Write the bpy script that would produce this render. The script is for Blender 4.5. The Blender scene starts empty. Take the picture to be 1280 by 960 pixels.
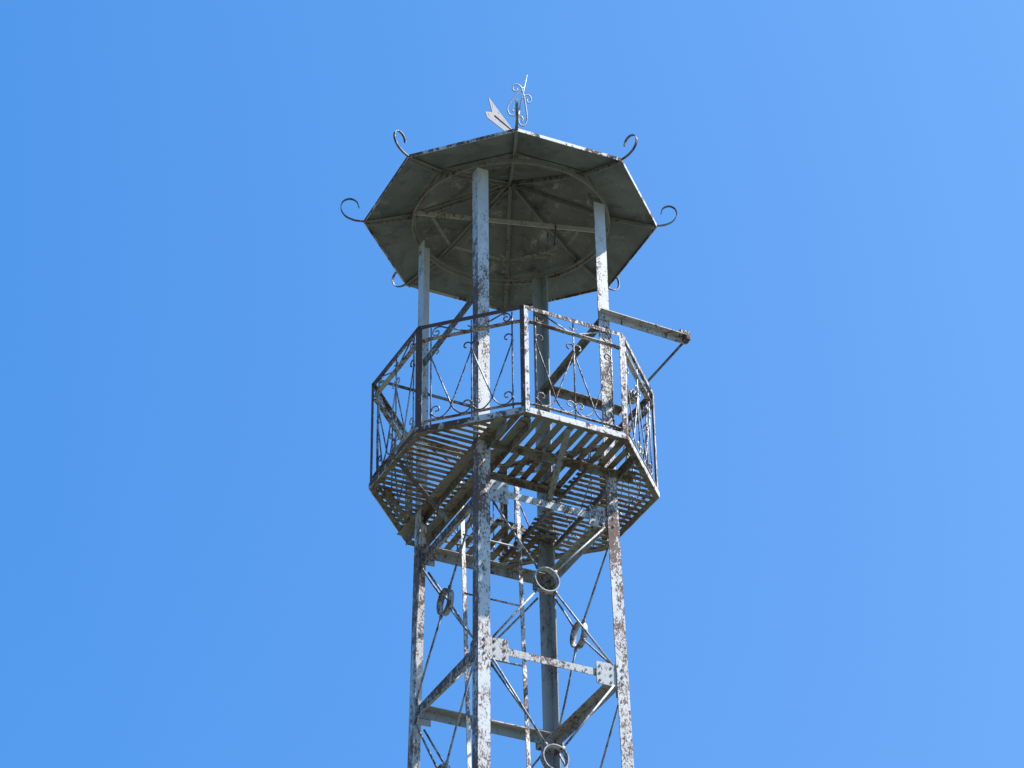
import bpy, bmesh, math, random
from mathutils import Vector, Matrix, noise
rnd = random.Random(7)
R = math.radians
sc = bpy.context.scene
COL = sc.collection

# ------------------------------------------------------------------ camera
EYE = 1.6
cam_d = bpy.data.cameras.new('camera')
cam_d.sensor_width = 36.0
cam_d.lens = 3607.15 / 1280 * 36.0
cam_d.clip_start = 0.1
cam_d.clip_end = 20000
cam = bpy.data.objects.new('camera', cam_d)
COL.objects.link(cam)
PITCH, YAW, ROLL = 0.6073682, -0.00045978, -0.01419546
fw = Vector((math.sin(YAW) * math.cos(PITCH), math.cos(YAW) * math.cos(PITCH), math.sin(PITCH)))
r0 = Vector((math.cos(YAW), -math.sin(YAW), 0))
u0 = r0.cross(fw)
rt = math.cos(ROLL) * r0 + math.sin(ROLL) * u0
up = -math.sin(ROLL) * r0 + math.cos(ROLL) * u0
m = Matrix.Identity(4)
for i in range(3):
    m[i][0], m[i][1], m[i][2] = rt[i], up[i], -fw[i]
m[0][3], m[1][3], m[2][3] = 0.0, -19.0996, EYE
cam.matrix_world = m
sc.camera = cam

# ------------------------------------------------------------------ sky and sun
THL = 0.45733617                       # turn of the tower about its axis
SUN_EL, SUN_AZ = R(55.3), R(-23.5) + THL     # azimuth counted from +X
w = bpy.data.worlds.new('World')
sc.world = w
w.use_nodes = True
nt = w.node_tree
nt.nodes.clear()
sky = nt.nodes.new('ShaderNodeTexSky')
sky.sky_type = 'NISHITA'
sky.sun_disc = False
sky.sun_elevation = SUN_EL
sky.sun_rotation = R(90) - SUN_AZ
sky.altitude = 800
sky.air_density = 1.0
sky.dust_density = 3.0
sky.ozone_density = 1.0
tint = nt.nodes.new('ShaderNodeMix')
tint.data_type = 'RGBA'
tint.blend_type = 'MULTIPLY'
tint.inputs['Factor'].default_value = 1.0
tint.inputs['B'].default_value = (0.34, 0.69, 1.0, 1)
bg = nt.nodes.new('ShaderNodeBackground')
bg.inputs['Strength'].default_value = 0.12
wo = nt.nodes.new('ShaderNodeOutputWorld')
nt.links.new(sky.outputs[0], tint.inputs['A'])
# the air is a little clearer away from the sun and low down: deeper blue there
tcw = nt.nodes.new('ShaderNodeTexCoord')
sep = nt.nodes.new('ShaderNodeSeparateXYZ')
nt.links.new(tcw.outputs['Generated'], sep.inputs[0])
def grade(axis, lo, hi, c0, c1):
    mr = nt.nodes.new('ShaderNodeMapRange')
    mr.inputs['From Min'].default_value, mr.inputs['From Max'].default_value = lo, hi
    nt.links.new(sep.outputs[axis], mr.inputs['Value'])
    mx = nt.nodes.new('ShaderNodeMix')
    mx.data_type = 'RGBA'
    mx.inputs['A'].default_value, mx.inputs['B'].default_value = (*c0, 1), (*c1, 1)
    nt.links.new(mr.outputs[0], mx.inputs['Factor'])
    return mx.outputs['Result']
gx = grade('X', -0.17, 0.17, (0.28, 0.68, 1.03), (0.39, 0.70, 0.97))
gz = grade('Z', 0.44, 0.67, (0.94, 0.93, 0.94), (1.04, 1.06, 1.05))
gm = nt.nodes.new('ShaderNodeMix')
gm.data_type = 'RGBA'
gm.blend_type = 'MULTIPLY'
gm.inputs['Factor'].default_value = 1.0
nt.links.new(gx, gm.inputs['A'])
nt.links.new(gz, gm.inputs['B'])
nt.links.new(gm.outputs['Result'], tint.inputs['B'])
nt.links.new(tint.outputs['Result'], bg.inputs['Color'])
nt.links.new(bg.outputs[0], wo.inputs['Surface'])

sun_d = bpy.data.lights.new('sun', 'SUN')
sun_d.energy = 5.0
sun_d.angle = R(0.5)
sun_d.color = (1.0, 0.96, 0.90)
sun = bpy.data.objects.new('sun', sun_d)
COL.objects.link(sun)
sv = Vector((math.cos(SUN_AZ) * math.cos(SUN_EL), math.sin(SUN_AZ) * math.cos(SUN_EL), math.sin(SUN_EL)))
sun.rotation_euler = (-sv).to_track_quat('-Z', 'Y').to_euler()
sun.location = sv * 60

sc.view_settings.view_transform = 'Standard'
sc.view_settings.look = 'None'
sc.view_settings.exposure = 1.14
sc.view_settings.gamma = 1.0
sc.view_settings.use_curve_mapping = False
sc.render.resolution_x, sc.render.resolution_y = 1024, 768


# ------------------------------------------------------------------ materials
def new_mat(name):
    mt = bpy.data.materials.new(name)
    mt.use_nodes = True
    n = mt.node_tree
    n.nodes.clear()
    out = n.nodes.new('ShaderNodeOutputMaterial')
    b = n.nodes.new('ShaderNodeBsdfPrincipled')
    n.links.new(b.outputs[0], out.inputs[0])
    tc = n.nodes.new('ShaderNodeTexCoord')
    return mt, n, b, tc.outputs['Object']


def noise_node(n, co, scale, detail=4, rough=0.6, dist=0.0):
    t = n.nodes.new('ShaderNodeTexNoise')
    t.inputs['Scale'].default_value = scale
    t.inputs['Detail'].default_value = detail
    t.inputs['Roughness'].default_value = rough
    t.inputs['Distortion'].default_value = dist
    n.links.new(co, t.inputs['Vector'])
    return t.outputs[0]


def ramp(n, fac, stops):
    r = n.nodes.new('ShaderNodeValToRGB')
    e = r.color_ramp.elements
    while len(e) < len(stops):
        e.new(0.5)
    for el, (pos, c) in zip(e, stops):
        el.position = pos
        el.color = (*c, 1) if len(c) == 3 else c
    n.links.new(fac, r.inputs[0])
    return r.outputs[0]


def math_node(n, op, a, b):
    t = n.nodes.new('ShaderNodeMath')
    t.operation = op
    for i, v in enumerate((a, b)):
        if isinstance(v, (int, float)):
            t.inputs[i].default_value = v
        else:
            n.links.new(v, t.inputs[i])
    return t.outputs[0]


def mix(n, fac, a, b):
    t = n.nodes.new('ShaderNodeMix')
    t.data_type = 'RGBA'
    for key, v in (('Factor', fac), ('A', a), ('B', b)):
        if isinstance(v, (int, float)):
            t.inputs[key].default_value = v
        elif isinstance(v, tuple):
            t.inputs[key].default_value = (*v, 1)
        else:
            n.links.new(v, t.inputs[key])
    return t.outputs['Result']


def weathered(name, paint, amount, fine=55.0, big=1.6, swing=0.3, rust=((0.040, 0.025, 0.021), (0.16, 0.085, 0.060)), rough=0.5, weather=0.075, clean=None, stretch=0.55, joints=None):
    """old paint flaked down to brown metal; amount: share of bare metal, swing: how uneven"""
    mt, n, b, co = new_mat(name)
    raw = co
    mp_ = n.nodes.new('ShaderNodeMapping')
    mp_.inputs['Scale'].default_value = (1, 1, stretch)
    n.links.new(co, mp_.inputs['Vector'])
    co = mp_.outputs[0]
    large = noise_node(n, co, big, 3, 0.55)
    flake = noise_node(n, co, fine, 6, 0.72, 0.4)
    mid = noise_node(n, co, fine * 0.22, 4, 0.65)
    s = math_node(n, 'MULTIPLY', math_node(n, 'SUBTRACT', large, 0.5), swing)
    v = math_node(n, 'ADD', math_node(n, 'ADD', math_node(n, 'MULTIPLY', flake, 0.62), math_node(n, 'MULTIPLY', mid, 0.38)), s)
    # weather: faces turned to the tower's local -X show more bare metal
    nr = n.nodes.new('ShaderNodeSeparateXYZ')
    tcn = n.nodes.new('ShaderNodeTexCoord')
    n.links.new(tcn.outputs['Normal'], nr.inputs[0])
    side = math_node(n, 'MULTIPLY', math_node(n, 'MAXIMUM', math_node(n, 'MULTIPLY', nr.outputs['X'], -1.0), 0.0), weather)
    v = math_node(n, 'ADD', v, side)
    if clean:                           # sheltered height range that kept its paint
        sz = n.nodes.new('ShaderNodeSeparateXYZ')
        n.links.new(raw, sz.inputs[0])
        mr = n.nodes.new('ShaderNodeMapRange')
        mr.inputs['From Min'].default_value, mr.inputs['From Max'].default_value = clean[0], clean[1]
        mr.inputs['To Max'].default_value = clean[2]
        n.links.new(sz.outputs['Z'], mr.inputs['Value'])
        v = math_node(n, 'SUBTRACT', v, mr.outputs[0])
    if joints:                          # more rust round the joints with the cross beams
        sj = n.nodes.new('ShaderNodeSeparateXYZ')
        n.links.new(raw, sj.inputs[0])
        for zj in joints:
            dj = math_node(n, 'ABSOLUTE', math_node(n, 'SUBTRACT', sj.outputs['Z'], zj), 0)
            mj = n.nodes.new('ShaderNodeMapRange')
            mj.interpolation_type = 'SMOOTHSTEP'
            mj.inputs['From Min'].default_value, mj.inputs['From Max'].default_value = 0.05, 0.38
            mj.inputs['To Min'].default_value, mj.inputs['To Max'].default_value = 0.034, 0.0
            n.links.new(dj, mj.inputs['Value'])
            v = math_node(n, 'ADD', v, mj.outputs[0])
    th = 0.5 + 0.32 * (0.5 - amount)
    mask = ramp(n, v, [(th - 0.012, (0, 0, 0)), (th + 0.03, (1, 1, 1))])
    dirt = noise_node(n, co, 7, 5, 0.65)
    pc = mix(n, ramp(n, dirt, [(0.35, (0, 0, 0)), (0.75, (0.55, 0.55, 0.55))]), paint, tuple(c * 0.58 for c in paint))
    rc = mix(n, noise_node(n, co, 30, 4, 0.6), rust[0], rust[1])
    ms = n.nodes.new('ShaderNodeMapping')   # brown runs down the paint
    ms.inputs['Scale'].default_value = (1, 1, 0.06)
    n.links.new(raw, ms.inputs['Vector'])
    run = ramp(n, noise_node(n, ms.outputs[0], 42, 4, 0.6), [(0.52, (0, 0, 0)), (0.68, (0.5, 0.5, 0.5))])
    pc = mix(n, math_node(n, 'MULTIPLY', run, ramp(n, large, [(0.4, (0, 0, 0)), (0.6, (1, 1, 1))])), pc, tuple(a * 0.5 + r_ * 0.5 for a, r_ in zip(paint, rust[1])))
    halo = ramp(n, v, [(th - 0.07, (0, 0, 0)), (th + 0.0, (1, 1, 1))])
    pc = mix(n, math_node(n, 'MULTIPLY', halo, 0.55), pc, tuple(a * 0.35 + r_ * 0.65 for a, r_ in zip(paint, rust[1])))
    n.links.new(mix(n, mask, pc, rc), b.inputs['Base Color'])
    n.links.new(mix(n, mask, (rough, rough, rough), (0.9, 0.9, 0.9)), b.inputs['Roughness'])
    bp = n.nodes.new('ShaderNodeBump')
    bp.inputs['Strength'].default_value = 0.35
    bp.inputs['Distance'].default_value = 0.004
    bp.invert = True
    n.links.new(mask, bp.inputs['Height'])
    n.links.new(bp.outputs[0], b.inputs['Normal'])
    return mt


PAINT = (0.56, 0.565, 0.565)
ZT = 12.23059 + EYE                    # height of the balcony floor
RUSTW = ((0.070, 0.046, 0.041), (0.21, 0.130, 0.102))
JN = (ZT - 0.44, ZT - 1.82, ZT - 3.42, ZT + 1.5)
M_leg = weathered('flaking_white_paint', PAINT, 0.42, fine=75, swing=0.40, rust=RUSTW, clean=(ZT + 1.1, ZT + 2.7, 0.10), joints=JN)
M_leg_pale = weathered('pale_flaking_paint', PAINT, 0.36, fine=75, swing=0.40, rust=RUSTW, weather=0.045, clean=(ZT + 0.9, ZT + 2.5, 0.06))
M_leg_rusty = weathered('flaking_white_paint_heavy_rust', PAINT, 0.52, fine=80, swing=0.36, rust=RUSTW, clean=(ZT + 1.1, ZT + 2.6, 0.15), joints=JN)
M_leg_clean = weathered('mostly_whole_grey_paint', (0.30, 0.33, 0.34), 0.27, fine=70, swing=0.40, rust=RUSTW, weather=0.03, clean=(ZT + 0.4, ZT + 2.0, 0.05))  # darker, slightly bluer paint tone than on the other legs
M_bolt = weathered('rusty_bolt', (0.30, 0.28, 0.27), 0.5, fine=60, swing=0.3, rust=RUSTW, weather=0)
M_tie = weathered('pale_tie_bar_paint', (0.46, 0.44, 0.38), 0.30, fine=45, swing=0.3, weather=0.0)
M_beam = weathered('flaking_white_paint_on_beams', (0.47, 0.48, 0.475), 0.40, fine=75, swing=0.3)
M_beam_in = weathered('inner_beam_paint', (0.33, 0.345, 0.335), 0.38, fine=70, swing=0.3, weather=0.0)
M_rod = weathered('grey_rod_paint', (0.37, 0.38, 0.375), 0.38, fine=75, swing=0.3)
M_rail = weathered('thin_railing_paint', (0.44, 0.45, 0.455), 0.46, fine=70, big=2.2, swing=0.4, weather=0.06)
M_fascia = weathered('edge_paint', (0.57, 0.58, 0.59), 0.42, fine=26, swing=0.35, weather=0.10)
M_floor = weathered('brown_floor_iron', (0.185, 0.178, 0.15), 0.46, fine=25, swing=0.5, rust=((0.062, 0.048, 0.032), (0.14, 0.095, 0.058)), rough=0.75)
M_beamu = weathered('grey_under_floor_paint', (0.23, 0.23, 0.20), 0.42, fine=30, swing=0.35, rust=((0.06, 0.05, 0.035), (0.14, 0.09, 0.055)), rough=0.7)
M_hook = weathered('dark_hook_paint', (0.20, 0.225, 0.25), 0.45, fine=60, swing=0.3)
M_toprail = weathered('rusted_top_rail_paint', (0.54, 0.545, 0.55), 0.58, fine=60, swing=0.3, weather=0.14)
M_vane = weathered('shade_toned_sheet_metal', (0.105, 0.105, 0.118), 0.30, fine=28, swing=0.3)  # grey darkened to stand in for shade on the sunlit tail plate
M_spike = weathered('pale_wrought_iron', (0.46, 0.48, 0.52), 0.25, fine=60, swing=0.3, weather=0.02)
M_rust = weathered('rusty_block', (0.55, 0.52, 0.48), 0.60, fine=40, swing=0.5)

# sheet metal of the roof: dull grey-green with soot, lime runs and damp patches
def sheet_mat(name, base, light, soot, smear, k):
    mt, n, b, co = new_mat(name)
    a1 = noise_node(n, co, 1.8, 5, 0.6, 0.8)
    a2 = noise_node(n, co, 5.5, 7, 0.72, 0.5)
    a3 = noise_node(n, co, 4.2, 6, 0.75, 1.4)
    a4 = noise_node(n, co, 38, 5, 0.7)
    c = mix(n, ramp(n, a1, [(0.36, (0, 0, 0)), (0.64, (1, 1, 1))]), base, light)
    c = mix(n, ramp(n, a2, [(0.52, (0, 0, 0)), (0.66, (k, k, k))]), c, soot)
    c = mix(n, ramp(n, a3, [(0.57, (0, 0, 0)), (0.63, (k * 0.75, k * 0.75, k * 0.75)), (0.72, (k, k, k))]), c, smear)
    c = mix(n, ramp(n, a4, [(0.55, (0, 0, 0)), (0.75, (0.35, 0.35, 0.35))]), c, soot)
    n.links.new(c, b.inputs['Base Color'])
    b.inputs['Roughness'].default_value = 0.55
    bp = n.nodes.new('ShaderNodeBump')
    bp.inputs['Strength'].default_value = 0.8
    bp.inputs['Distance'].default_value = 0.02
    n.links.new(a1, bp.inputs['Height'])
    n.links.new(bp.outputs[0], b.inputs['Normal'])
    return mt
M_roof = sheet_mat('dull_roof_sheet', (0.086, 0.100, 0.100), (0.150, 0.168, 0.165), (0.045, 0.050, 0.048), (0.21, 0.215, 0.205), 0.7)
M_dome = sheet_mat('stained_dome_sheet', (0.080, 0.084, 0.078), (0.155, 0.158, 0.145), (0.030, 0.031, 0.029), (0.30, 0.295, 0.275), 0.9)
M_rib = weathered('roof_rib_paint', (0.235, 0.24, 0.22), 0.22, fine=55, swing=0.3, rust=((0.04, 0.035, 0.028), (0.15, 0.09, 0.06)), rough=0.7)

# dry grass and earth around the tower
M_ground, n, b, co = new_mat('dry_grass')
g1 = noise_node(n, co, 0.05, 6, 0.6)
g2 = noise_node(n, co, 1.5, 8, 0.7)
gc = mix(n, ramp(n, g1, [(0.4, (0, 0, 0)), (0.62, (1, 1, 1))]), (0.055, 0.065, 0.040), (0.115, 0.105, 0.078))
gc = mix(n, ramp(n, g2, [(0.4, (0, 0, 0)), (0.7, (0.6, 0.6, 0.6))]), gc, (0.045, 0.055, 0.022))
n.links.new(gc, b.inputs['Base Color'])
b.inputs['Roughness'].default_value = 0.95
M_concrete, n, b, co = new_mat('footing_concrete')
n.links.new(mix(n, noise_node(n, co, 12, 6, 0.7), (0.28, 0.27, 0.25), (0.42, 0.41, 0.38)), b.inputs['Base Color'])
b.inputs['Roughness'].default_value = 0.9


# ------------------------------------------------------------------ mesh helpers
def V(*a):
    return Vector(a)


def hexa(bm, c):
    """eight corners: 0-3 one end ring, 4-7 the other"""
    v = [bm.verts.new(p) for p in c]
    for f in ((3, 2, 1, 0), (4, 5, 6, 7), (0, 1, 5, 4), (1, 2, 6, 5), (2, 3, 7, 6), (3, 0, 4, 7)):
        bm.faces.new([v[i] for i in f])


def bar(bm, p0, p1, a, b):
    """solid bar from p0 to p1; its section runs from the axis along vectors a and b"""
    p0, p1, a, b = Vector(p0), Vector(p1), Vector(a), Vector(b)
    if (p1 - p0).cross(a).dot(b) < 0:
        a, b = b, a
    hexa(bm, [p0, p0 + a, p0 + a + b, p0 + b, p1, p1 + a, p1 + a + b, p1 + b])


def flat(bm, p0, p1, wdir, wid, tdir, th):
    """flat bar centred on the axis"""
    wd, td = Vector(wdir).normalized() * wid, Vector(tdir).normalized() * th
    o = -(wd + td) / 2
    bar(bm, Vector(p0) + o, Vector(p1) + o, wd, td)


def angle(bm, p0, p1, d1, d2, w1, w2, t):
    """L section: the outer corner on the axis, flanges along d1 and d2"""
    d1, d2 = Vector(d1).normalized(), Vector(d2).normalized()
    prof = [d1 * 0, d1 * w1, d1 * w1 + d2 * t, d1 * t + d2 * t, d1 * t + d2 * w2, d2 * w2]
    P = [Vector(p) for p in ((p0, p1) if not isinstance(p0, list) else p0)]
    rings = [[bm.verts.new(p + q) for q in prof] for p in P]
    ax = P[-1] - P[0]
    flip = ax.dot(d1.cross(d2)) < 0
    def f(vs):
        bm.faces.new(vs[::-1] if flip else vs)
    for r1, r2 in zip(rings, rings[1:]):
        for i in range(6):
            j = (i + 1) % 6
            f([r1[i], r1[j], r2[j], r2[i]])
    f([rings[0][i] for i in (3, 2, 1, 0)]); f([rings[0][i] for i in (5, 4, 3, 0)])
    f([rings[-1][i] for i in (0, 1, 2, 3)]); f([rings[-1][i] for i in (0, 3, 4, 5)])


def tube(bm, pts, rad, seg=6, cap=True, taper=None):
    pts = [Vector(p) for p in pts]
    t0 = (pts[1] - pts[0]).normalized()
    nrm = t0.orthogonal().normalized()
    prev = None
    rings = []
    for i, p in enumerate(pts):
        t = (pts[min(i + 1, len(pts) - 1)] - pts[max(i - 1, 0)]).normalized()
        if prev is not None:
            nrm = prev.rotation_difference(t) @ nrm
        prev = t
        bi = t.cross(nrm)
        rr = rad if taper is None else rad + (taper - rad) * i / (len(pts) - 1)
        rings.append([bm.verts.new(p + rr * (math.cos(2 * math.pi * k / seg) * nrm + math.sin(2 * math.pi * k / seg) * bi)) for k in range(seg)])
    for a, b2 in zip(rings, rings[1:]):
        for k in range(seg):
            f = bm.faces.new([a[k], a[(k + 1) % seg], b2[(k + 1) % seg], b2[k]])
            f.smooth = True
    if cap:
        bm.faces.new(rings[0][::-1])
        bm.faces.new(rings[-1])


def strip(bm, pts, side, wid, th):
    """flat strap following pts; side is the direction of its width"""
    pts = [Vector(p) for p in pts]
    side = Vector(side).normalized()
    rings = []
    for i, p in enumerate(pts):
        t = (pts[min(i + 1, len(pts) - 1)] - pts[max(i - 1, 0)]).normalized()
        nn = t.cross(side).normalized()
        rings.append([bm.verts.new(p + side * (sx * wid / 2) + nn * (sy * th / 2)) for sx, sy in ((-1, -1), (1, -1), (1, 1), (-1, 1))])
    for a, b2 in zip(rings, rings[1:]):
        for k in range(4):
            bm.faces.new([a[k], a[(k + 1) % 4], b2[(k + 1) % 4], b2[k]])
    bm.faces.new(rings[0][::-1])
    bm.faces.new(rings[-1])


def bolt(bm, p, axis, rad=0.014, h=0.012):
    ax = Vector(axis).normalized()
    o = ax.orthogonal().normalized()
    q = ax.cross(o)
    lo = [bm.verts.new(Vector(p) + rad * (math.cos(k * math.pi / 3) * o + math.sin(k * math.pi / 3) * q)) for k in range(6)]
    hi = [bm.verts.new(v.co + ax * h) for v in lo]
    for k in range(6):
        bm.faces.new([lo[k], lo[(k + 1) % 6], hi[(k + 1) % 6], hi[k]])
    bm.faces.new(hi)
    bm.faces.new(lo[::-1])


def spline(ctrl, n=6):
    """Catmull-Rom through control points"""
    c = [Vector(p) for p in ctrl]
    c = [2 * c[0] - c[1]] + c + [2 * c[-1] - c[-2]]
    out = []
    for i in range(1, len(c) - 2):
        for k in range(n):
            t = k / n
            out.append(0.5 * ((2 * c[i]) + (c[i + 1] - c[i - 1]) * t + (2 * c[i - 1] - 5 * c[i] + 4 * c[i + 1] - c[i + 2]) * t * t
                              + (3 * c[i] - c[i - 1] - 3 * c[i + 1] + c[i + 2]) * t ** 3))
    out.append(c[-2])
    return out


def obj(name, bm, mat, parent=None, recalc=True):
    if recalc:
        bmesh.ops.recalc_face_normals(bm, faces=bm.faces)
    me = bpy.data.meshes.new(name)
    bm.to_mesh(me)
    bm.free()
    me.materials.append(mat)
    o = bpy.data.objects.new(name, me)
    COL.objects.link(o)
    if parent:
        o.parent = parent
    return o


def one(name, mat, parent, fn, *a):
    bm = bmesh.new()
    fn(bm, *a)
    return obj(name, bm, mat, parent)


# ------------------------------------------------------------------ ground
bm = bmesh.new()
bmesh.ops.create_circle(bm, cap_ends=True, segments=96, radius=7000)
g = obj('ground', bm, M_ground)
g['kind'] = 'structure'

# ------------------------------------------------------------------ the tower
# local frame of the tower: x along its front face, y away from the camera, z up; platform floor at ZP
ZP = 12.23059 + EYE
ZR = 2.6796                            # eave above the platform
W0, TAP = 0.59038, 0.0142156
RP, RR = 1.14234, 1.22769
AP, AR = -0.37596, -0.40892            # turn of the platform and of the roof octagons
X, Y, Z = V(1, 0, 0), V(0, 1, 0), V(0, 0, 1)

tower = bpy.data.objects.new('watchtower', None)
COL.objects.link(tower)
tower.rotation_euler = (0, 0, THL)
tower['label'] = 'tall iron lookout tower with flaking white paint, octagonal railed balcony and dark octagonal roof'
tower['category'] = 'watchtower'


def half(z):
    return W0 - TAP * z if z < 0 else W0 - 0.0029 * z


def L(x, y, z):
    return V(x, y, z + ZP)


def octp(rad, turn, k, z):
    a = turn - math.pi / 2 - k * math.pi / 4
    return L(rad * math.cos(a), rad * math.sin(a), z)


CORN = {'a': (-1, -1), 'b': (1, -1), 'c': (1, 1), 'd': (-1, 1)}
# sides: name, first corner, second corner
SIDES = [('a', 'b', X, -Y), ('d', 'c', X, Y), ('a', 'd', Y, -X), ('b', 'c', Y, X)]   # along, outward

# legs
for key, (sx, sy) in CORN.items():
    bm = bmesh.new()
    pts = [L(sx * half(z), sy * half(z), z) for z in (-ZP, -9.0, -4.5, 0, ZR - 0.02)]
    angle(bm, pts, None, V(-sx, 0, 0), V(0, -sy, 0), 0.098, 0.098, 0.009)
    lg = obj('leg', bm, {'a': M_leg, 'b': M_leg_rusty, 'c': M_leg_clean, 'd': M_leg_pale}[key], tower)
    def bolt1(p, ax, r_, h_):
        t = bmesh.new(); bolt(t, p, ax, r_, h_); obj('bolt', t, M_bolt, lg)
    for zz in (-1.82,):
        for k in range(3):
            for s in (-0.06,):
                z = zz + 0.06 - 0.06 * k
                h = half(z)
                bolt1(L(sx * (h - 0.05), sy * h, z), V(0, sy, 0), 0.0105, 0.007)
                bolt1(L(sx * h, sy * (h - 0.05), z), V(sx, 0, 0), 0.0105, 0.007)
    for z in (-0.36, -0.43, -0.50):
        h = half(z)
        bolt1(L(sx * (h - 0.05), sy * h, z), V(0, sy, 0), 0.0105, 0.007)
        bolt1(L(sx * h, sy * (h - 0.05), z), V(sx, 0, 0), 0.0105, 0.007)
    bm = bmesh.new()
    h = half(-ZP)
    bmesh.ops.create_cube(bm, size=1.0, matrix=Matrix.Translation(V(sx * (h - 0.04), sy * (h - 0.04), 0.02)) @ Matrix.Diagonal((0.6, 0.6, 0.36, 1)))
    bmesh.ops.bevel(bm, geom=bm.edges[:], offset=0.02, segments=2, affect='EDGES')
    obj('footing', bm, M_concrete, tower)

# horizontal beams, gussets, rings and rods
LEV = [-0.44, -1.82] + [-3.42 - 1.6 * k for k in range(7)]


def side_pt(c, along, outw, inset, z, off=0.0):
    """point near corner c on a side's plane: inset along the side, off inward from the face"""
    sx, sy = CORN[c]
    h = half(z)
    p = L(sx * h, sy * h, z)
    d = along if p.dot(along) < 0 else -along
    return p + d * inset - outw * off


for li, z in enumerate(LEV):
    for si, (c0, c1, al, ow) in enumerate(SIDES):
        dz = (0.0, 0.07, -0.05, 0.05)[si] if li == 0 else (0.0, 0.04, 0.0, 0.0)[si]
        zz = z + dz
        bm = bmesh.new()
        wv = 0.06 if si == 0 else 0.078
        p0 = side_pt(c0, al, ow, 0.075, zz + wv / 2, 0.0195)
        p1 = side_pt(c1, al, ow, 0.075, zz + wv / 2, 0.0195)
        angle(bm, p0, p1, -Z, -ow, wv, 0.05 if si == 0 else 0.075, 0.006)
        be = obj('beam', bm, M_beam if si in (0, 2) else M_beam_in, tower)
        if li < 4:
            for c in (c0, c1):
                bm = bmesh.new()
                gl = (0.25, 0.16, 0.14, 0.16)[si] + rnd.uniform(-0.01, 0.01)
                q0 = side_pt(c, al, ow, 0.008, zz, 0.0095)
                d = al if side_pt(c, al, ow, 0, zz).dot(al) < 0 else -al
                pl = [q0 - Z * 0.095 , q0 + d * (gl - 0.006) - Z * 0.092, q0 + d * gl - Z * 0.086, q0 + d * gl + Z * 0.085, q0 + d * (gl - 0.008) + Z * 0.091, q0 + Z * 0.095]
                f0 = [bm.verts.new(p) for p in pl]
                f1 = [bm.verts.new(p - ow * 0.009) for p in pl]
                bm.faces.new(f0); bm.faces.new(f1[::-1])
                for i in range(6):
                    j = (i + 1) % 6
                    bm.faces.new([f0[j], f0[i], f1[i], f1[j]])
                bts = []
                for bx in (0.13, gl - 0.03):
                    for bz in (-0.06, 0.0, 0.06):
                        if bx < 0.12 and si != 0:
                            continue
                        bts.append(q0 + d * bx + Z * bz)
                obj('gusset', bm, M_beam, be)
                for q in bts:
                    t = bmesh.new(); bolt(t, q, ow, 0.0098, 0.006); obj('bolt', t, M_bolt, be)
    if li == len(LEV) - 1:
        continue
    zm = (z + LEV[li + 1]) / 2
    for si, (c0, c1, al, ow) in enumerate(SIDES):
        cen = ow * (half(zm) - 0.014)
        cen = V(cen.x, cen.y, zm + ZP + (0.0, 0.0, 0.0, 0.05)[si]) + al * (-0.04 if li == 0 else -0.012, 0.0, 0.01, 0.115 if li == 0 else 0.06)[si]
        rr, rw = 0.105, 0.026
        bm = bmesh.new()
        N = 28
        rg = []
        for k in range(N):
            a = 2 * math.pi * k / N
            d = al * math.cos(a) + Z * math.sin(a)
            rg.append([bm.verts.new(cen + d * q + ow * s) for q, s in ((rr, rw), (rr, -rw), (rr - 0.009, -rw), (rr - 0.009, rw))])
        for k in range(N):
            a, b2 = rg[k], rg[(k + 1) % N]
            for i in range(4):
                j = (i + 1) % 4
                f = bm.faces.new([a[i], a[j], b2[j], b2[i]])
                f.smooth = i in (0, 2)
        ring_bm = bm if li >= 3 else None
        rods = []
        for c in (c0, c1):
            for zi, zc in ((0, z - 0.085), (1, LEV[li + 1] + 0.085)):
                st = side_pt(c, al, ow, 0.12 if si in (0, 1) else 0.09, zc, 0.014)
                dr = (st - cen).normalized()
                en = cen + dr * (rr - 0.02)
                target = ring_bm or bmesh.new()
                tube(target, [st, st.lerp(en, 0.5) + V(rnd.uniform(-.004, .004), rnd.uniform(-.004, .004), rnd.uniform(-.006, .0)), en], 0.0085, 8)
                tube(target, [cen + dr * (rr + 0.002), cen + dr * (rr + 0.028)], 0.014, 6)     # nut on the ring
                if not ring_bm:
                    rods.append(target)
        ro = obj('brace_ring', bm, M_rod, tower)
        for t in rods:
            obj('rod', t, M_rod, ro)

# ------------------------------------------------------------------ platform
OCT = [octp(RP, AP, k, 0) for k in range(8)]


def inner_oct(rad):
    return [octp(rad, AP, k, 0) for k in range(8)]


def clip(poly, rad):
    """clip a polygon in plan to the octagon of circumradius rad"""
    for k in range(8):
        a = AP - math.pi / 2 - (k + 0.5) * math.pi / 4
        nx, ny, d = math.cos(a), math.sin(a), rad * math.cos(math.pi / 8)
        out = []
        for i in range(len(poly)):
            p, q = poly[i], poly[(i + 1) % len(poly)]
            dp, dq = p[0] * nx + p[1] * ny - d, q[0] * nx + q[1] * ny - d
            if dp <= 0:
                out.append(p)
            if dp * dq < 0:
                t = dp / (dp - dq)
                out.append((p[0] + (q[0] - p[0]) * t, p[1] + (q[1] - p[1]) * t))
        poly = out
        if len(poly) < 3:
            return []
    return poly


def prism(bm, poly, z0, z1):
    lo = [bm.verts.new(L(x, y, z0)) for x, y in poly]
    hi = [bm.verts.new(L(x, y, z1)) for x, y in poly]
    n_ = len(poly)
    bm.faces.new(lo[::-1]); bm.faces.new(hi)
    for i in range(n_):
        j = (i + 1) % n_
        bm.faces.new([lo[i], lo[j], hi[j], hi[i]])


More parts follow.
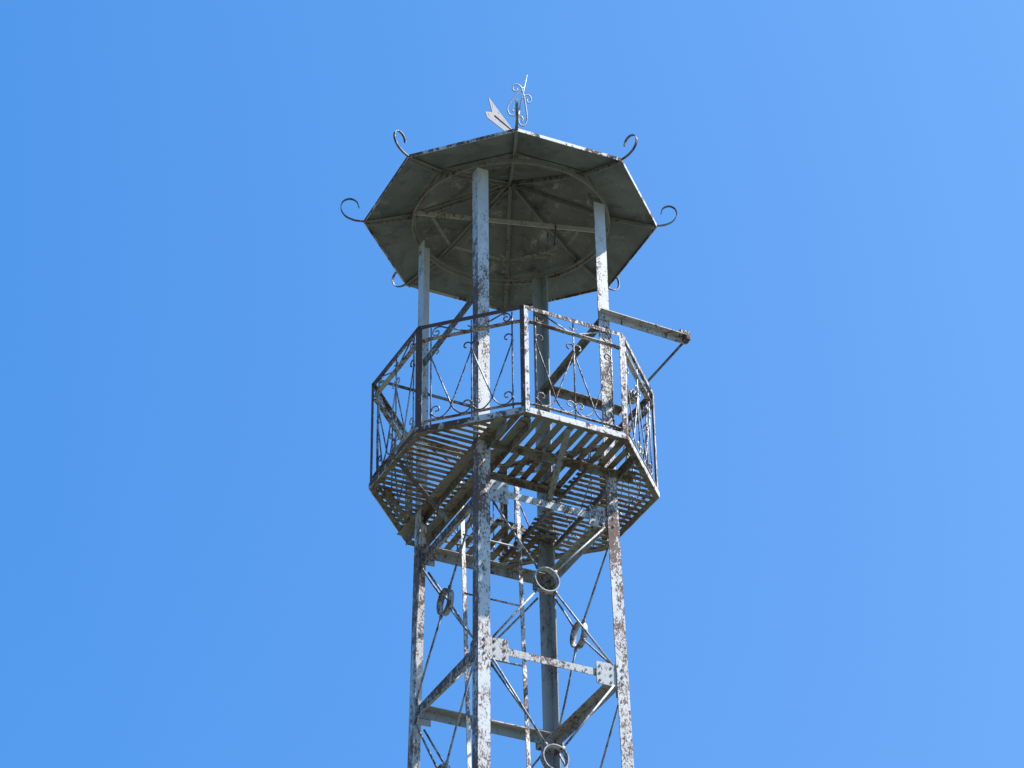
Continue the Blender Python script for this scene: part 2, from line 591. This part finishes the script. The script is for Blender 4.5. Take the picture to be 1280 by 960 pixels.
deck = one('floor_frame', M_floor, tower, lambda bm: [
    hexa(bm, [octp(RP - 0.003, AP, k, 0.0), octp(RP - 0.05, AP, k, 0.0), octp(RP - 0.05, AP, k, 0.006), octp(RP - 0.003, AP, k, 0.006),
              octp(RP - 0.003, AP, k + 1, 0.0), octp(RP - 0.05, AP, k + 1, 0.0), octp(RP - 0.05, AP, k + 1, 0.006), octp(RP - 0.003, AP, k + 1, 0.006)]) for k in range(8)])
for k in range(8):
    def fas(bm, k=k):
        a, b2 = octp(RP + 0.004, AP, k, -0.003), octp(RP + 0.004, AP, k + 1, -0.003)
        c, d = octp(RP - 0.003, AP, k, -0.003), octp(RP - 0.003, AP, k + 1, -0.003)
        hexa(bm, [a, c, c + Z * 0.05, a + Z * 0.05, b2, d, d + Z * 0.05, b2 + Z * 0.05])
    one('edge_plate', M_fascia, deck, fas)


def slats(name, axis, lo, hi, cuts, wid, pitch):
    """one panel of floor slats: axis the slats run along, (lo, hi) their extent across, cuts (a, b) along"""
    bm = bmesh.new()
    n_ = int(round((hi - lo) / pitch))
    for i in range(n_):
        c = lo + (i + 0.5) * (hi - lo) / n_ + rnd.uniform(-0.005, 0.005)
        ww = wid * rnd.uniform(0.9, 1.08)
        sk = rnd.uniform(-0.007, 0.007)
        a, b2 = cuts[0] + rnd.uniform(-0.01, 0.01), cuts[1] + rnd.uniform(-0.01, 0.01)
        q = [(a, c - ww / 2 - sk), (b2, c - ww / 2 + sk), (b2, c + ww / 2 + sk), (a, c + ww / 2 - sk)]
        if axis == 'y':
            q = [(y, x) for x, y in q][::-1]
        q = clip(q, RP - 0.012)
        if q:
            dz = rnd.uniform(0, 0.003)
            prism(bm, q, 0.0075 + dz, 0.0135 + dz)
    return obj(name, bm, M_floor, deck)


slats('floor_slats', 'y', -0.50, 0.66, (-1.12, -0.60), 0.056, 0.092)
slats('floor_slats', 'y', -0.37, 0.32, (-0.60, -0.15), 0.056, 0.092)
slats('floor_slats', 'y', -0.36, 0.60, (0.42, 1.12), 0.056, 0.092)
slats('floor_slats', 'x', -1.06, 1.00, (-1.12, -0.55), 0.037, 0.0665)
slats('floor_slats', 'x', -0.62, 0.98, (-0.55, -0.38), 0.038, 0.0665)
slats('floor_slats', 'x', -1.00, 1.06, (0.62, 1.12), 0.037, 0.0665)
slats('floor_slats', 'x', -0.60, 0.98, (0.32, 0.62), 0.037, 0.0665)

FB = [('x', -0.585, -0.54, 0.74, .055), ('x', -0.165, -0.42, 0.36, .05), ('x', 0.43, -0.42, 0.62, .04),
      ('y', -0.515, -0.93, 0.93, .085), ('y', -0.345, -1.0, 0.98, .08), ('y', 0.335, -0.6, 1.0, .035), ('y', 0.61, -0.84, 0.84, .045)]
for ax, c, a, b2, ww in FB:
    bm = bmesh.new()
    zt = -0.004 if ax == 'x' else -0.0085
    if ax == 'x':
        p0, p1, d = L(a, c, zt), L(b2, c, zt), (Y if c > 0 else -Y)
    else:
        p0, p1, d = L(c, a, zt), L(c, b2, zt), (X if c > 0 else -X)
    angle(bm, p0, p1, d, -Z, ww, ww if ww > .04 else .03, 0.006)
    obj('floor_beam', bm, M_beamu, deck)
# slat that runs along the far left edge
def far_slat(bm):
    p, q = octp(RP - 0.13, AP, 2, 0.004), octp(RP - 0.13, AP, 3, 0.004)
    dd = (q - p).normalized()
    flat(bm, p, q, dd.cross(Z), 0.04, Z, 0.005)
one('floor_slats', M_floor, deck, far_slat)

# struts below the balcony: one strap in the middle of each side the tower carries
for si, (c0, c1, al, ow) in enumerate(SIDES[:1] + SIDES[2:3]):
    top = ow * 1.0 + V(0, 0, ZP - 0.012) + al * (-0.03)
    zb = -0.40 if si == 0 else -0.45
    bot = ow * (half(zb) + 0.003) + V(0, 0, ZP + zb) + al * (0.0 if si == 0 else -0.05)
    def st(bm):
        d = (bot - top).normalized()
        flat(bm, top, bot, al, 0.05, d.cross(al), 0.007)
        pe = top.lerp(bot, 0.7)
        for f in (0.08, 0.9):
            bolt(bm, top.lerp(bot, f) - d.cross(al) * 0.003, -d.cross(al) if d.cross(al).z > 0 else d.cross(al), 0.012, 0.01)
    one('strut', M_beamu, tower, st)

# ------------------------------------------------------------------ railing panels
def scroll_curl(cx, cz, rad, a0, turns, n=14, shrink=0.35):
    """spiral points in (x, z), starting at angle a0 on radius rad and winding in"""
    out = []
    for i in range(n + 1):
        t = i / n
        a = a0 + turns * 2 * math.pi * t
        rr = rad * (1 - (1 - shrink) * t)
        out.append((cx + rr * math.cos(a), cz + rr * math.sin(a)))
    return out


def panel_curves(w):
    """the wrought scrolls of one panel as lists of (x, z); w its width"""
    cs = []
    xl, xc = 0.12 * w, 0.5 * w
    for mir in (False, True):
        for mir2 in (False, True):
            # member from a baluster's top node down to the quarter point, then round below the far baluster
            xa, xb = (xl, xc) if not mir2 else (xc, xl)       # starts at xa, ends at xb
            sgn = 1 if xb > xa else -1
            span = abs(xb - xa)
            xm = (xa + xb) / 2
            rc = 0.036
            # top curl: bends to the side it travels to
            top = scroll_curl(xa + sgn * rc, 0.735, rc, math.pi if sgn > 0 else 0, -0.72 * sgn, 12, 0.55)[::-1]
            pts = top + [(xa + sgn * 0.012, 0.66), (xm - sgn * 0.025, 0.285), (xm - sgn * 0.006, 0.225)]
            rb = 0.052
            bx = xb - sgn * rb
            bowl = [(xm + sgn * 0.004, 0.20), (xm + sgn * 0.028, 0.160), (xm + sgn * 0.075, 0.120), (xb - sgn * 0.045, 0.122), (xb - sgn * 0.008, 0.158)]
            curl = scroll_curl(xb - sgn * 0.044, 0.195, 0.038, -0.25 if sgn > 0 else math.pi + 0.25, 0.85 * sgn, 14, 0.4)
            pts = spline(pts[len(top):] and [top[-1]] + pts[len(top):] + bowl + [curl[0]], 5)
            full = top[:-1] + [(p.x, p.y) for p in pts][:-1] + curl if False else None
            mid = [(p[0], p[1]) for p in pts]
            c = top[:-1] + mid[:-1] + curl
            cs.append([(w - x, z) for x, z in c] if mir else c)
        # flattened scroll between top rail and mid rail
        c0 = scroll_curl(xl + 0.045, 0.918, 0.034, math.pi * 0.9, 0.95, 14, 0.35)[::-1]
        c = c0 + [(p.x, p.y) for p in spline([c0[-1], (xl + 0.03, 0.958), (xl + 0.075, 0.968), (xl + 0.13, 0.945), (xc - 0.06, 0.885), (xc - 0.012, 0.880), (xc - 0.004, 0.905), (xc - 0.03, 0.925)], 4)][1:]
        cs.append([(w - x, z) for x, z in c] if mir else c)
    return cs


RAILR = RP - 0.004
for k in range(8):
    P, Q = octp(RAILR, AP, k, 0), octp(RAILR, AP, k + 1, 0)
    e = (Q - P)
    wlen = e.length
    e.normalize()
    inw = -V((P + Q).x, (P + Q).y, 0).normalized()
    prev = (octp(RAILR, AP, k - 1, 0) - P).normalized()
    def post(bm):
        for d in (e, prev):
            nn = V(d.y, -d.x, 0)
            nn = nn if nn.dot(V(-P.x, -P.y, 0)) > 0 else -nn
            bar(bm, P + Z * 0.048, P + Z * 1.0, d * 0.036, nn * 0.006)
    lean = V(rnd.uniform(-.004, .004), rnd.uniform(-.004, .004), 0)
    root = one('railing_post', M_toprail, tower, post)
    # straight bars
    def tr(bm):
        angle(bm, P + Z * 1.0 + e * 0.008, Q + Z * 1.0 - e * 0.008, -Z, inw, 0.034, 0.034, 0.005)
    rail = one('top_rail', M_toprail, tower, tr)
    def mr(bm):
        o = inw * 0.022
        pts = [P + o + e * 0.02 + Z * 0.862, P + o + e * 0.09 + Z * 0.872, P + o + e * wlen * 0.5 + Z * 0.87, Q + o - e * 0.09 + Z * 0.872, Q + o - e * 0.02 + Z * 0.862]
        strip(bm, pts, inw, 0.040, 0.006)
        bolt(bm, pts[-1] + Z * 0.003 - e * 0.01, Z, 0.012, 0.012)
    one('mid_rail', M_rail, rail, mr)
    def br(bm):
        o = inw * 0.018
        pts = [P + o + e * 0.02 + Z * 0.092, P + o + e * 0.09 + Z * 0.103, Q + o - e * 0.09 + Z * 0.103, Q + o - e * 0.02 + Z * 0.092]
        strip(bm, pts, inw, 0.028, 0.006)
    one('bottom_rail', M_rail, rail, br)
    for fx in (0.12, 0.5, 0.88):
        def ba(bm):
            o = P + e * (wlen * fx) + inw * 0.018
            tube(bm, [o + Z * 0.045, o + Z * 0.5 + inw * rnd.uniform(-.004, .004), o + Z * 0.968], 0.0062, 6)
            for zz in ((0.70, 0.2) if fx == 0.5 else (0.70, 0.16)):
                tube(bm, [o + Z * (zz - 0.012), o + Z * (zz + 0.012)], 0.0095, 6)
        one('baluster', M_rail, rail, ba)
    def sc_(bm):
        for c in panel_curves(wlen):
            tube(bm, [P + e * x + inw * 0.018 + Z * z for x, z in c], 0.0062, 6)
    one('scrollwork', M_rail, rail, sc_)

# ------------------------------------------------------------------ roof
ZS = 0.085                               # sheet height where the ring passes
HA = 0.445


def roofp(k, rad, z, dz=0.0):
    return octp(rad, AR, k, ZR + z + dz)


def cone_z(r):
    return ZS * (RR - r) / (RR - 0.83) if r > 0.83 else ZS + (HA - ZS) * (0.83 - r) / 0.83


def sheet(bm, rads, tipped, drop=0.0):
    lay = []
    ends = []
    SUB = 6
    for top in (0, 1):
        rings = []
        for r in rads:
            row = []
            for k in range(8):
                p, q = octp(r, AR, k, 0), octp(r, AR, k + 1, 0)
                for s in range(SUB):
                    c = p.lerp(q, s / SUB)
                    wob = 0.010 * noise.noise(V(c.x * 3, c.y * 3, 1.7)) * (1 if 0 < s else 0)
                    row.append(bm.verts.new(V(c.x, c.y, ZP + ZR + 0.006 + drop + cone_z(r) + wob + top * 0.004)))
            rings.append(row)
        tip = bm.verts.new(L(0, 0, ZR + HA + 0.006 + top * 0.004))
        n_ = len(rings[0])
        for a, b2 in zip(rings, rings[1:]):
            for i in range(n_):
                j = (i + 1) % n_
                bm.faces.new([a[i], a[j], b2[j], b2[i]])
        if tipped:
            for i in range(n_):
                bm.faces.new([rings[-1][i], rings[-1][(i + 1) % n_], tip])
        else:
            bm.verts.remove(tip)
        lay.append(rings[0])
        ends.append(rings[-1])
    n_ = len(lay[0])
    for i in range(n_):
        j = (i + 1) % n_
        bm.faces.new([lay[0][j], lay[0][i], lay[1][i], lay[1][j]])
        if not tipped:
            bm.faces.new([ends[0][i], ends[0][j], ends[1][j], ends[1][i]])


roof = one('roof_sheet', M_roof, tower, sheet, [RR - 0.004, 1.1, 0.97, 0.832], False)
one('dome_sheet', M_dome, roof, sheet, [0.845, 0.70, 0.5, 0.3, 0.12], True, -0.007)
for k in range(8):
    def trim(bm):
        a, b2 = roofp(k, RR + 0.004, 0, -0.016), roofp(k + 1, RR + 0.004, 0, -0.016)
        c, d = roofp(k, RR - 0.003, 0, -0.016), roofp(k + 1, RR - 0.003, 0, -0.016)
        hexa(bm, [a, c, c + Z * 0.03, a + Z * 0.03, b2, d, d + Z * 0.03, b2 + Z * 0.03])
    one('eave_trim', M_fascia, roof, trim)
    rad_dir = V(roofp(k, 1, 0).x, roofp(k, 1, 0).y, 0).normalized()
    tan = rad_dir.cross(Z)
    def rib(bm):
        pts = [roofp(k, RR - 0.02, 0, -0.006), roofp(k, 0.83, ZS, -0.008), roofp(k, 0.03, cone_z(0.03), -0.008)]
        for p, q in zip(pts, pts[1:]):
            flat(bm, p, q, tan, 0.028, Z, 0.006)
            flat(bm, p - Z * 0.018 + tan * 0.012, q - Z * 0.018 + tan * 0.012, tan, 0.005, Z, 0.034)
    one('rib', M_rib, roof, rib)
    def hook(bm):
        h = [(0.0, 0.0), (0.075, 0.012), (0.140, 0.050), (0.172, 0.115), (0.160, 0.178), (0.112, 0.205), (0.062, 0.182), (0.042, 0.125)]
        js = 1 + rnd.uniform(-0.05, 0.05) + (0.14 if k == 2 else 0.0)
        base = roofp(k, RR - 0.004, 0, 0.0)
        tw = tan * rnd.uniform(-0.05, 0.05)
        strip(bm, [base + (rad_dir + tw) * (p.x * js) + Z * (p.y * js) for p in spline([V(a, c, 0) for a, c in h], 5)], tan, 0.020, 0.0065)
    one('eave_curl', M_hook, roof, hook)
    def seam(bm):
        p, q = roofp(k, 0.70, cone_z(0.70), -0.001), roofp(k + 1, 0.70, cone_z(0.70), -0.001)
        nn = V((p + q).x, (p + q).y, 0).normalized()
        flat(bm, p, q, nn - Z * 0.4, 0.026, Z, 0.005)
        for t in (0.2, 0.5, 0.8):
            bolt(bm, p.lerp(q, t) - Z * 0.002, -Z, 0.008, 0.006)
    if k in (2, 3, 4, 5):
        one('seam_strip', M_rib, roof, seam)


def hoop(bm):
    N = 64
    prof = ((0.83, 0.022), (0.83, -0.018), (0.822, -0.018), (0.822, 0.014), (0.80, 0.014), (0.80, 0.022))
    rg = []
    for i in range(N):
        a = 2 * math.pi * i / N
        rg.append([bm.verts.new(L(r * math.cos(a), r * math.sin(a), ZR + z)) for r, z in prof])
    for i in range(N):
        a, b2 = rg[i], rg[(i + 1) % N]
        for q in range(6):
            s = (q + 1) % 6
            bm.faces.new([a[q], a[s], b2[s], b2[q]])
one('roof_ring', M_rib, roof, hoop)
for k in range(8):
    def brk(bm):
        p = roofp(k, 0.812, 0, 0.023)
        rd = V(p.x, p.y, 0).normalized()
        flat(bm, p, V(p.x, p.y, ZP + ZR + ZS - 0.01), rd.cross(Z), 0.05, rd, 0.006)
    one('ring_bracket', M_rib, roof, brk)
def tie(bm):
    flat(bm, L(-0.79, 0.20, ZR + 0.0), L(0.79, -0.245, ZR + 0.0), Z, 0.046, V(0.25, 0.97, 0), 0.007)
one('tie_bar', M_tie, roof, tie)

# ------------------------------------------------------------------ arm frame above the balcony
ZA = 1.50
hb = half(ZA)
for sy in (-1, 1):
    def arm(bm):
        y = sy * (hb + (0.002 if sy < 0 else -0.03))
        o = -Y
        x0 = hb - 0.10 if sy < 0 else hb + 0.004
        angle(bm, L(x0, y, ZA + 0.02), L(1.28, y, ZA - 0.005), -Z, o, 0.06, 0.065, 0.007)
        if sy < 0:
            pl = [L(hb - 0.098, y - 0.004, ZA + 0.06), L(hb - 0.098, y - 0.004, ZA - 0.05), L(hb + 0.03, y - 0.004, ZA - 0.045), L(hb + 0.16, y - 0.004, ZA - 0.015), L(hb + 0.12, y - 0.004, ZA + 0.02), L(hb - 0.01, y - 0.004, ZA + 0.06)]
            f0 = [bm.verts.new(p - Y * 0.008) for p in pl]
            f1 = [bm.verts.new(p) for p in pl]
            bm.faces.new(f0); bm.faces.new(f1[::-1])
            for i in range(6):
                j = (i + 1) % 6
                bm.faces.new([f0[j], f0[i], f1[i], f1[j]])
            bolt(bm, L(hb - 0.05, y - 0.012, ZA + 0.015), -Y, 0.014, 0.012)
            bolt(bm, L(hb - 0.05, y - 0.012, ZA - 0.025), -Y, 0.010, 0.010)
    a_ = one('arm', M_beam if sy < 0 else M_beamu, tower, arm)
    if sy < 0:
        def endb(bm):
            for (x, z, sx_, sz_) in ((1.25, 0.012, 0.10, 0.05), (1.275, -0.03, 0.05, 0.06)):
                bmesh.ops.create_cube(bm, size=1.0, matrix=Matrix.Translation(L(x, sy * hb - 0.03, ZA + z)) @ Matrix.Diagonal((sx_, 0.075, sz_, 1)))
            bmesh.ops.bevel(bm, geom=bm.edges[:], offset=0.01, segments=2, affect='EDGES')
        one('end_block', M_rust, a_, endb)
def cross(bm):
    tube(bm, [L(1.265, -hb - 0.03, ZA - 0.045), L(1.265, hb - 0.02, ZA - 0.035)], 0.011, 8)
cr = one('cross_rod', M_hook, tower, cross)
def clampb(bm):
    for (x, y, z, s) in ((1.262, 0.30, ZA - 0.03, (0.10, 0.10, 0.10)), (1.265, 0.36, ZA + 0.0, (0.07, 0.09, 0.08))):
        bmesh.ops.create_cube(bm, size=1.0, matrix=Matrix.Translation(L(x, y, z)) @ Matrix.Rotation(0.25, 4, 'Z') @ Matrix.Diagonal((*s, 1)))
    bmesh.ops.bevel(bm, geom=bm.edges[:], offset=0.018, segments=2, affect='EDGES')
one('clamp', M_rust, cr, clampb)
for sx in (-1, 1):
    def brc(bm):
        zc = 1.43 if sx < 0 else 1.50
        x = sx * (hb - 0.0105)
        angle(bm, L(x, -hb + 0.02, zc + 0.025), L(x, hb - 0.02, zc + 0.0), -Z, V(-sx, 0, 0), 0.055, 0.05, 0.007)
    one('tie_beam', M_beamu, tower, brc)
def lrod(bm):
    tube(bm, [L(-0.93, hb + 0.010, 1.185), L(0.05, hb + 0.010, 1.165)], 0.013, 8)
    bolt(bm, L(-0.86, hb - 0.002, 1.183), -Y, 0.02, 0.02)
one('side_rod', M_beamu, tower, lrod)

# ------------------------------------------------------------------ ladder
lad = bpy.data.objects.new('ladder', None)
COL.objects.link(lad)
lad.parent = tower


def lad_y(z):
    return 0.36 + 0.050 * (z + 0.3)


ZB = -ZP
for xs in (-0.28, 0.215):
    def stile(bm):
        flat(bm, L(xs, lad_y(ZB), ZB), L(xs, lad_y(0.38), 0.38), X + Y * 0.15, 0.036, Y, 0.008)
    one('stile', M_leg, lad, stile)
z = -0.25
while z > ZB + 0.2:
    def rung(bm):
        tube(bm, [L(-0.28, lad_y(z), z), L(0.215, lad_y(z), z + 0.004)], 0.008, 6)
    one('rung', M_rod, lad, rung)
    z -= 0.55

# ------------------------------------------------------------------ weather vane
vane = bpy.data.objects.new('weather_vane', None)
COL.objects.link(vane)
base = Matrix.Rotation(THL, 4, 'Z') @ L(0, 0, ZR + HA + 0.004)
vane.location = base
vane['label'] = 'pale metal weather vane with notched arrow tail and scrolled spike on top of the roof'
vane['category'] = 'weather vane'


def mast_pt(h):
    return V(0.1 * h if h < 0.7 else 0.07 + 0.19 * (h - 0.7), 0.0, h)


def mast(bm):
    tube(bm, [mast_pt(0.0), mast_pt(0.45), mast_pt(0.70), mast_pt(0.78)], 0.012, 8)
one('mast', M_hook, vane, mast)
def spike(bm):
    tube(bm, [mast_pt(0.70), mast_pt(0.95), mast_pt(1.19)], 0.009, 8, True, 0.0025)
one('spike', M_spike, vane, spike)
for s in (-1, 1):
    def scr(bm):
        c = [(0.010, 1.02), (0.035, 0.96), (0.085, 0.83), (0.098, 0.75), (0.070, 0.695), (0.028, 0.70), (0.012, 0.75), (0.032, 0.785), (0.056, 0.765), (0.048, 0.735)]
        t = [(0.010, 0.97), (0.022, 1.01), (0.055, 1.035), (0.09, 1.015), (0.092, 0.97), (0.066, 0.955), (0.052, 0.985)]
        for cc in (c, t):
            kx, kz = (1.0, 0.02) if s < 0 else (0.78, -0.05)
            pts = [mast_pt(q.y + kz) + V(s * q.x * kx, s * q.x * 0.3, -s * 0.19 * q.x) for q in spline([V(a, d, 0) for a, d in cc], 5)]
            tube(bm, pts, 0.0068, 6)
    one('scroll', M_spike, vane, scr)
AD = V(-0.6, -0.8, 0).normalized()      # the tail points left and towards the camera
mp = mast_pt(0.53)
def shaft(bm):
    tube(bm, [mp + AD * 0.30, mp - AD * 0.55], 0.009, 8)
one('shaft', M_vane, vane, shaft)
def plate(bm, prof, th=0.005):
    sd = AD.cross(Z).normalized()
    f0 = [bm.verts.new(mp + AD * a + Z * c + sd * th / 2) for a, c in prof]
    f1 = [bm.verts.new(v.co - sd * th) for v in f0]
    n_ = len(prof)
    for t in bmesh.ops.triangle_fill(bm, use_beauty=True, edges=[bm.edges.new((f0[i], f0[(i + 1) % n_])) for i in range(n_)])['geom']:
        pass
    for t in bmesh.ops.triangle_fill(bm, use_beauty=True, edges=[bm.edges.new((f1[i], f1[(i + 1) % n_])) for i in range(n_)])['geom']:
        pass
    for i in range(n_):
        j = (i + 1) % n_
        bm.faces.new([f0[i], f0[j], f1[j], f1[i]])
one('tail', M_vane, vane, plate, [(0.06, 0.02), (0.13, 0.05), (0.385, 0.155), (0.33, 0.02), (0.43, -0.04), (0.40, -0.085), (0.13, -0.075)])
one('arrowhead', M_vane, vane, plate, [(-0.48, 0.10), (-0.72, 0.0), (-0.48, -0.10), (-0.53, 0.0)])

# ------------------------------------------------------------------ iron hook hanging from the roof's tie bar
hk = bmesh.new()
hx, hy = 0.352, -0.135
top = L(hx, hy, ZR - 0.016)
dr = V(-0.90, -0.42, 0).normalized()
pts = [(0.0, 0.035), (0.0, -0.02), (0.008, -0.12), (0.022, -0.20), (0.05, -0.225), (0.085, -0.222), (0.105, -0.19), (0.112, -0.13)]
tube(hk, [V(dr.x * p.x, dr.y * p.x, p.y) for p in spline([V(a, c, 0) for a, c in pts], 5)], 0.0085, 6)
hko = obj('hanging_hook', hk, M_hook)
hko.location = Matrix.Rotation(THL, 4, 'Z') @ top
hko.rotation_euler = (0, 0, THL)
hko['label'] = 'small dark iron hook hanging under the roof from its straight tie bar'
hko['category'] = 'hook'
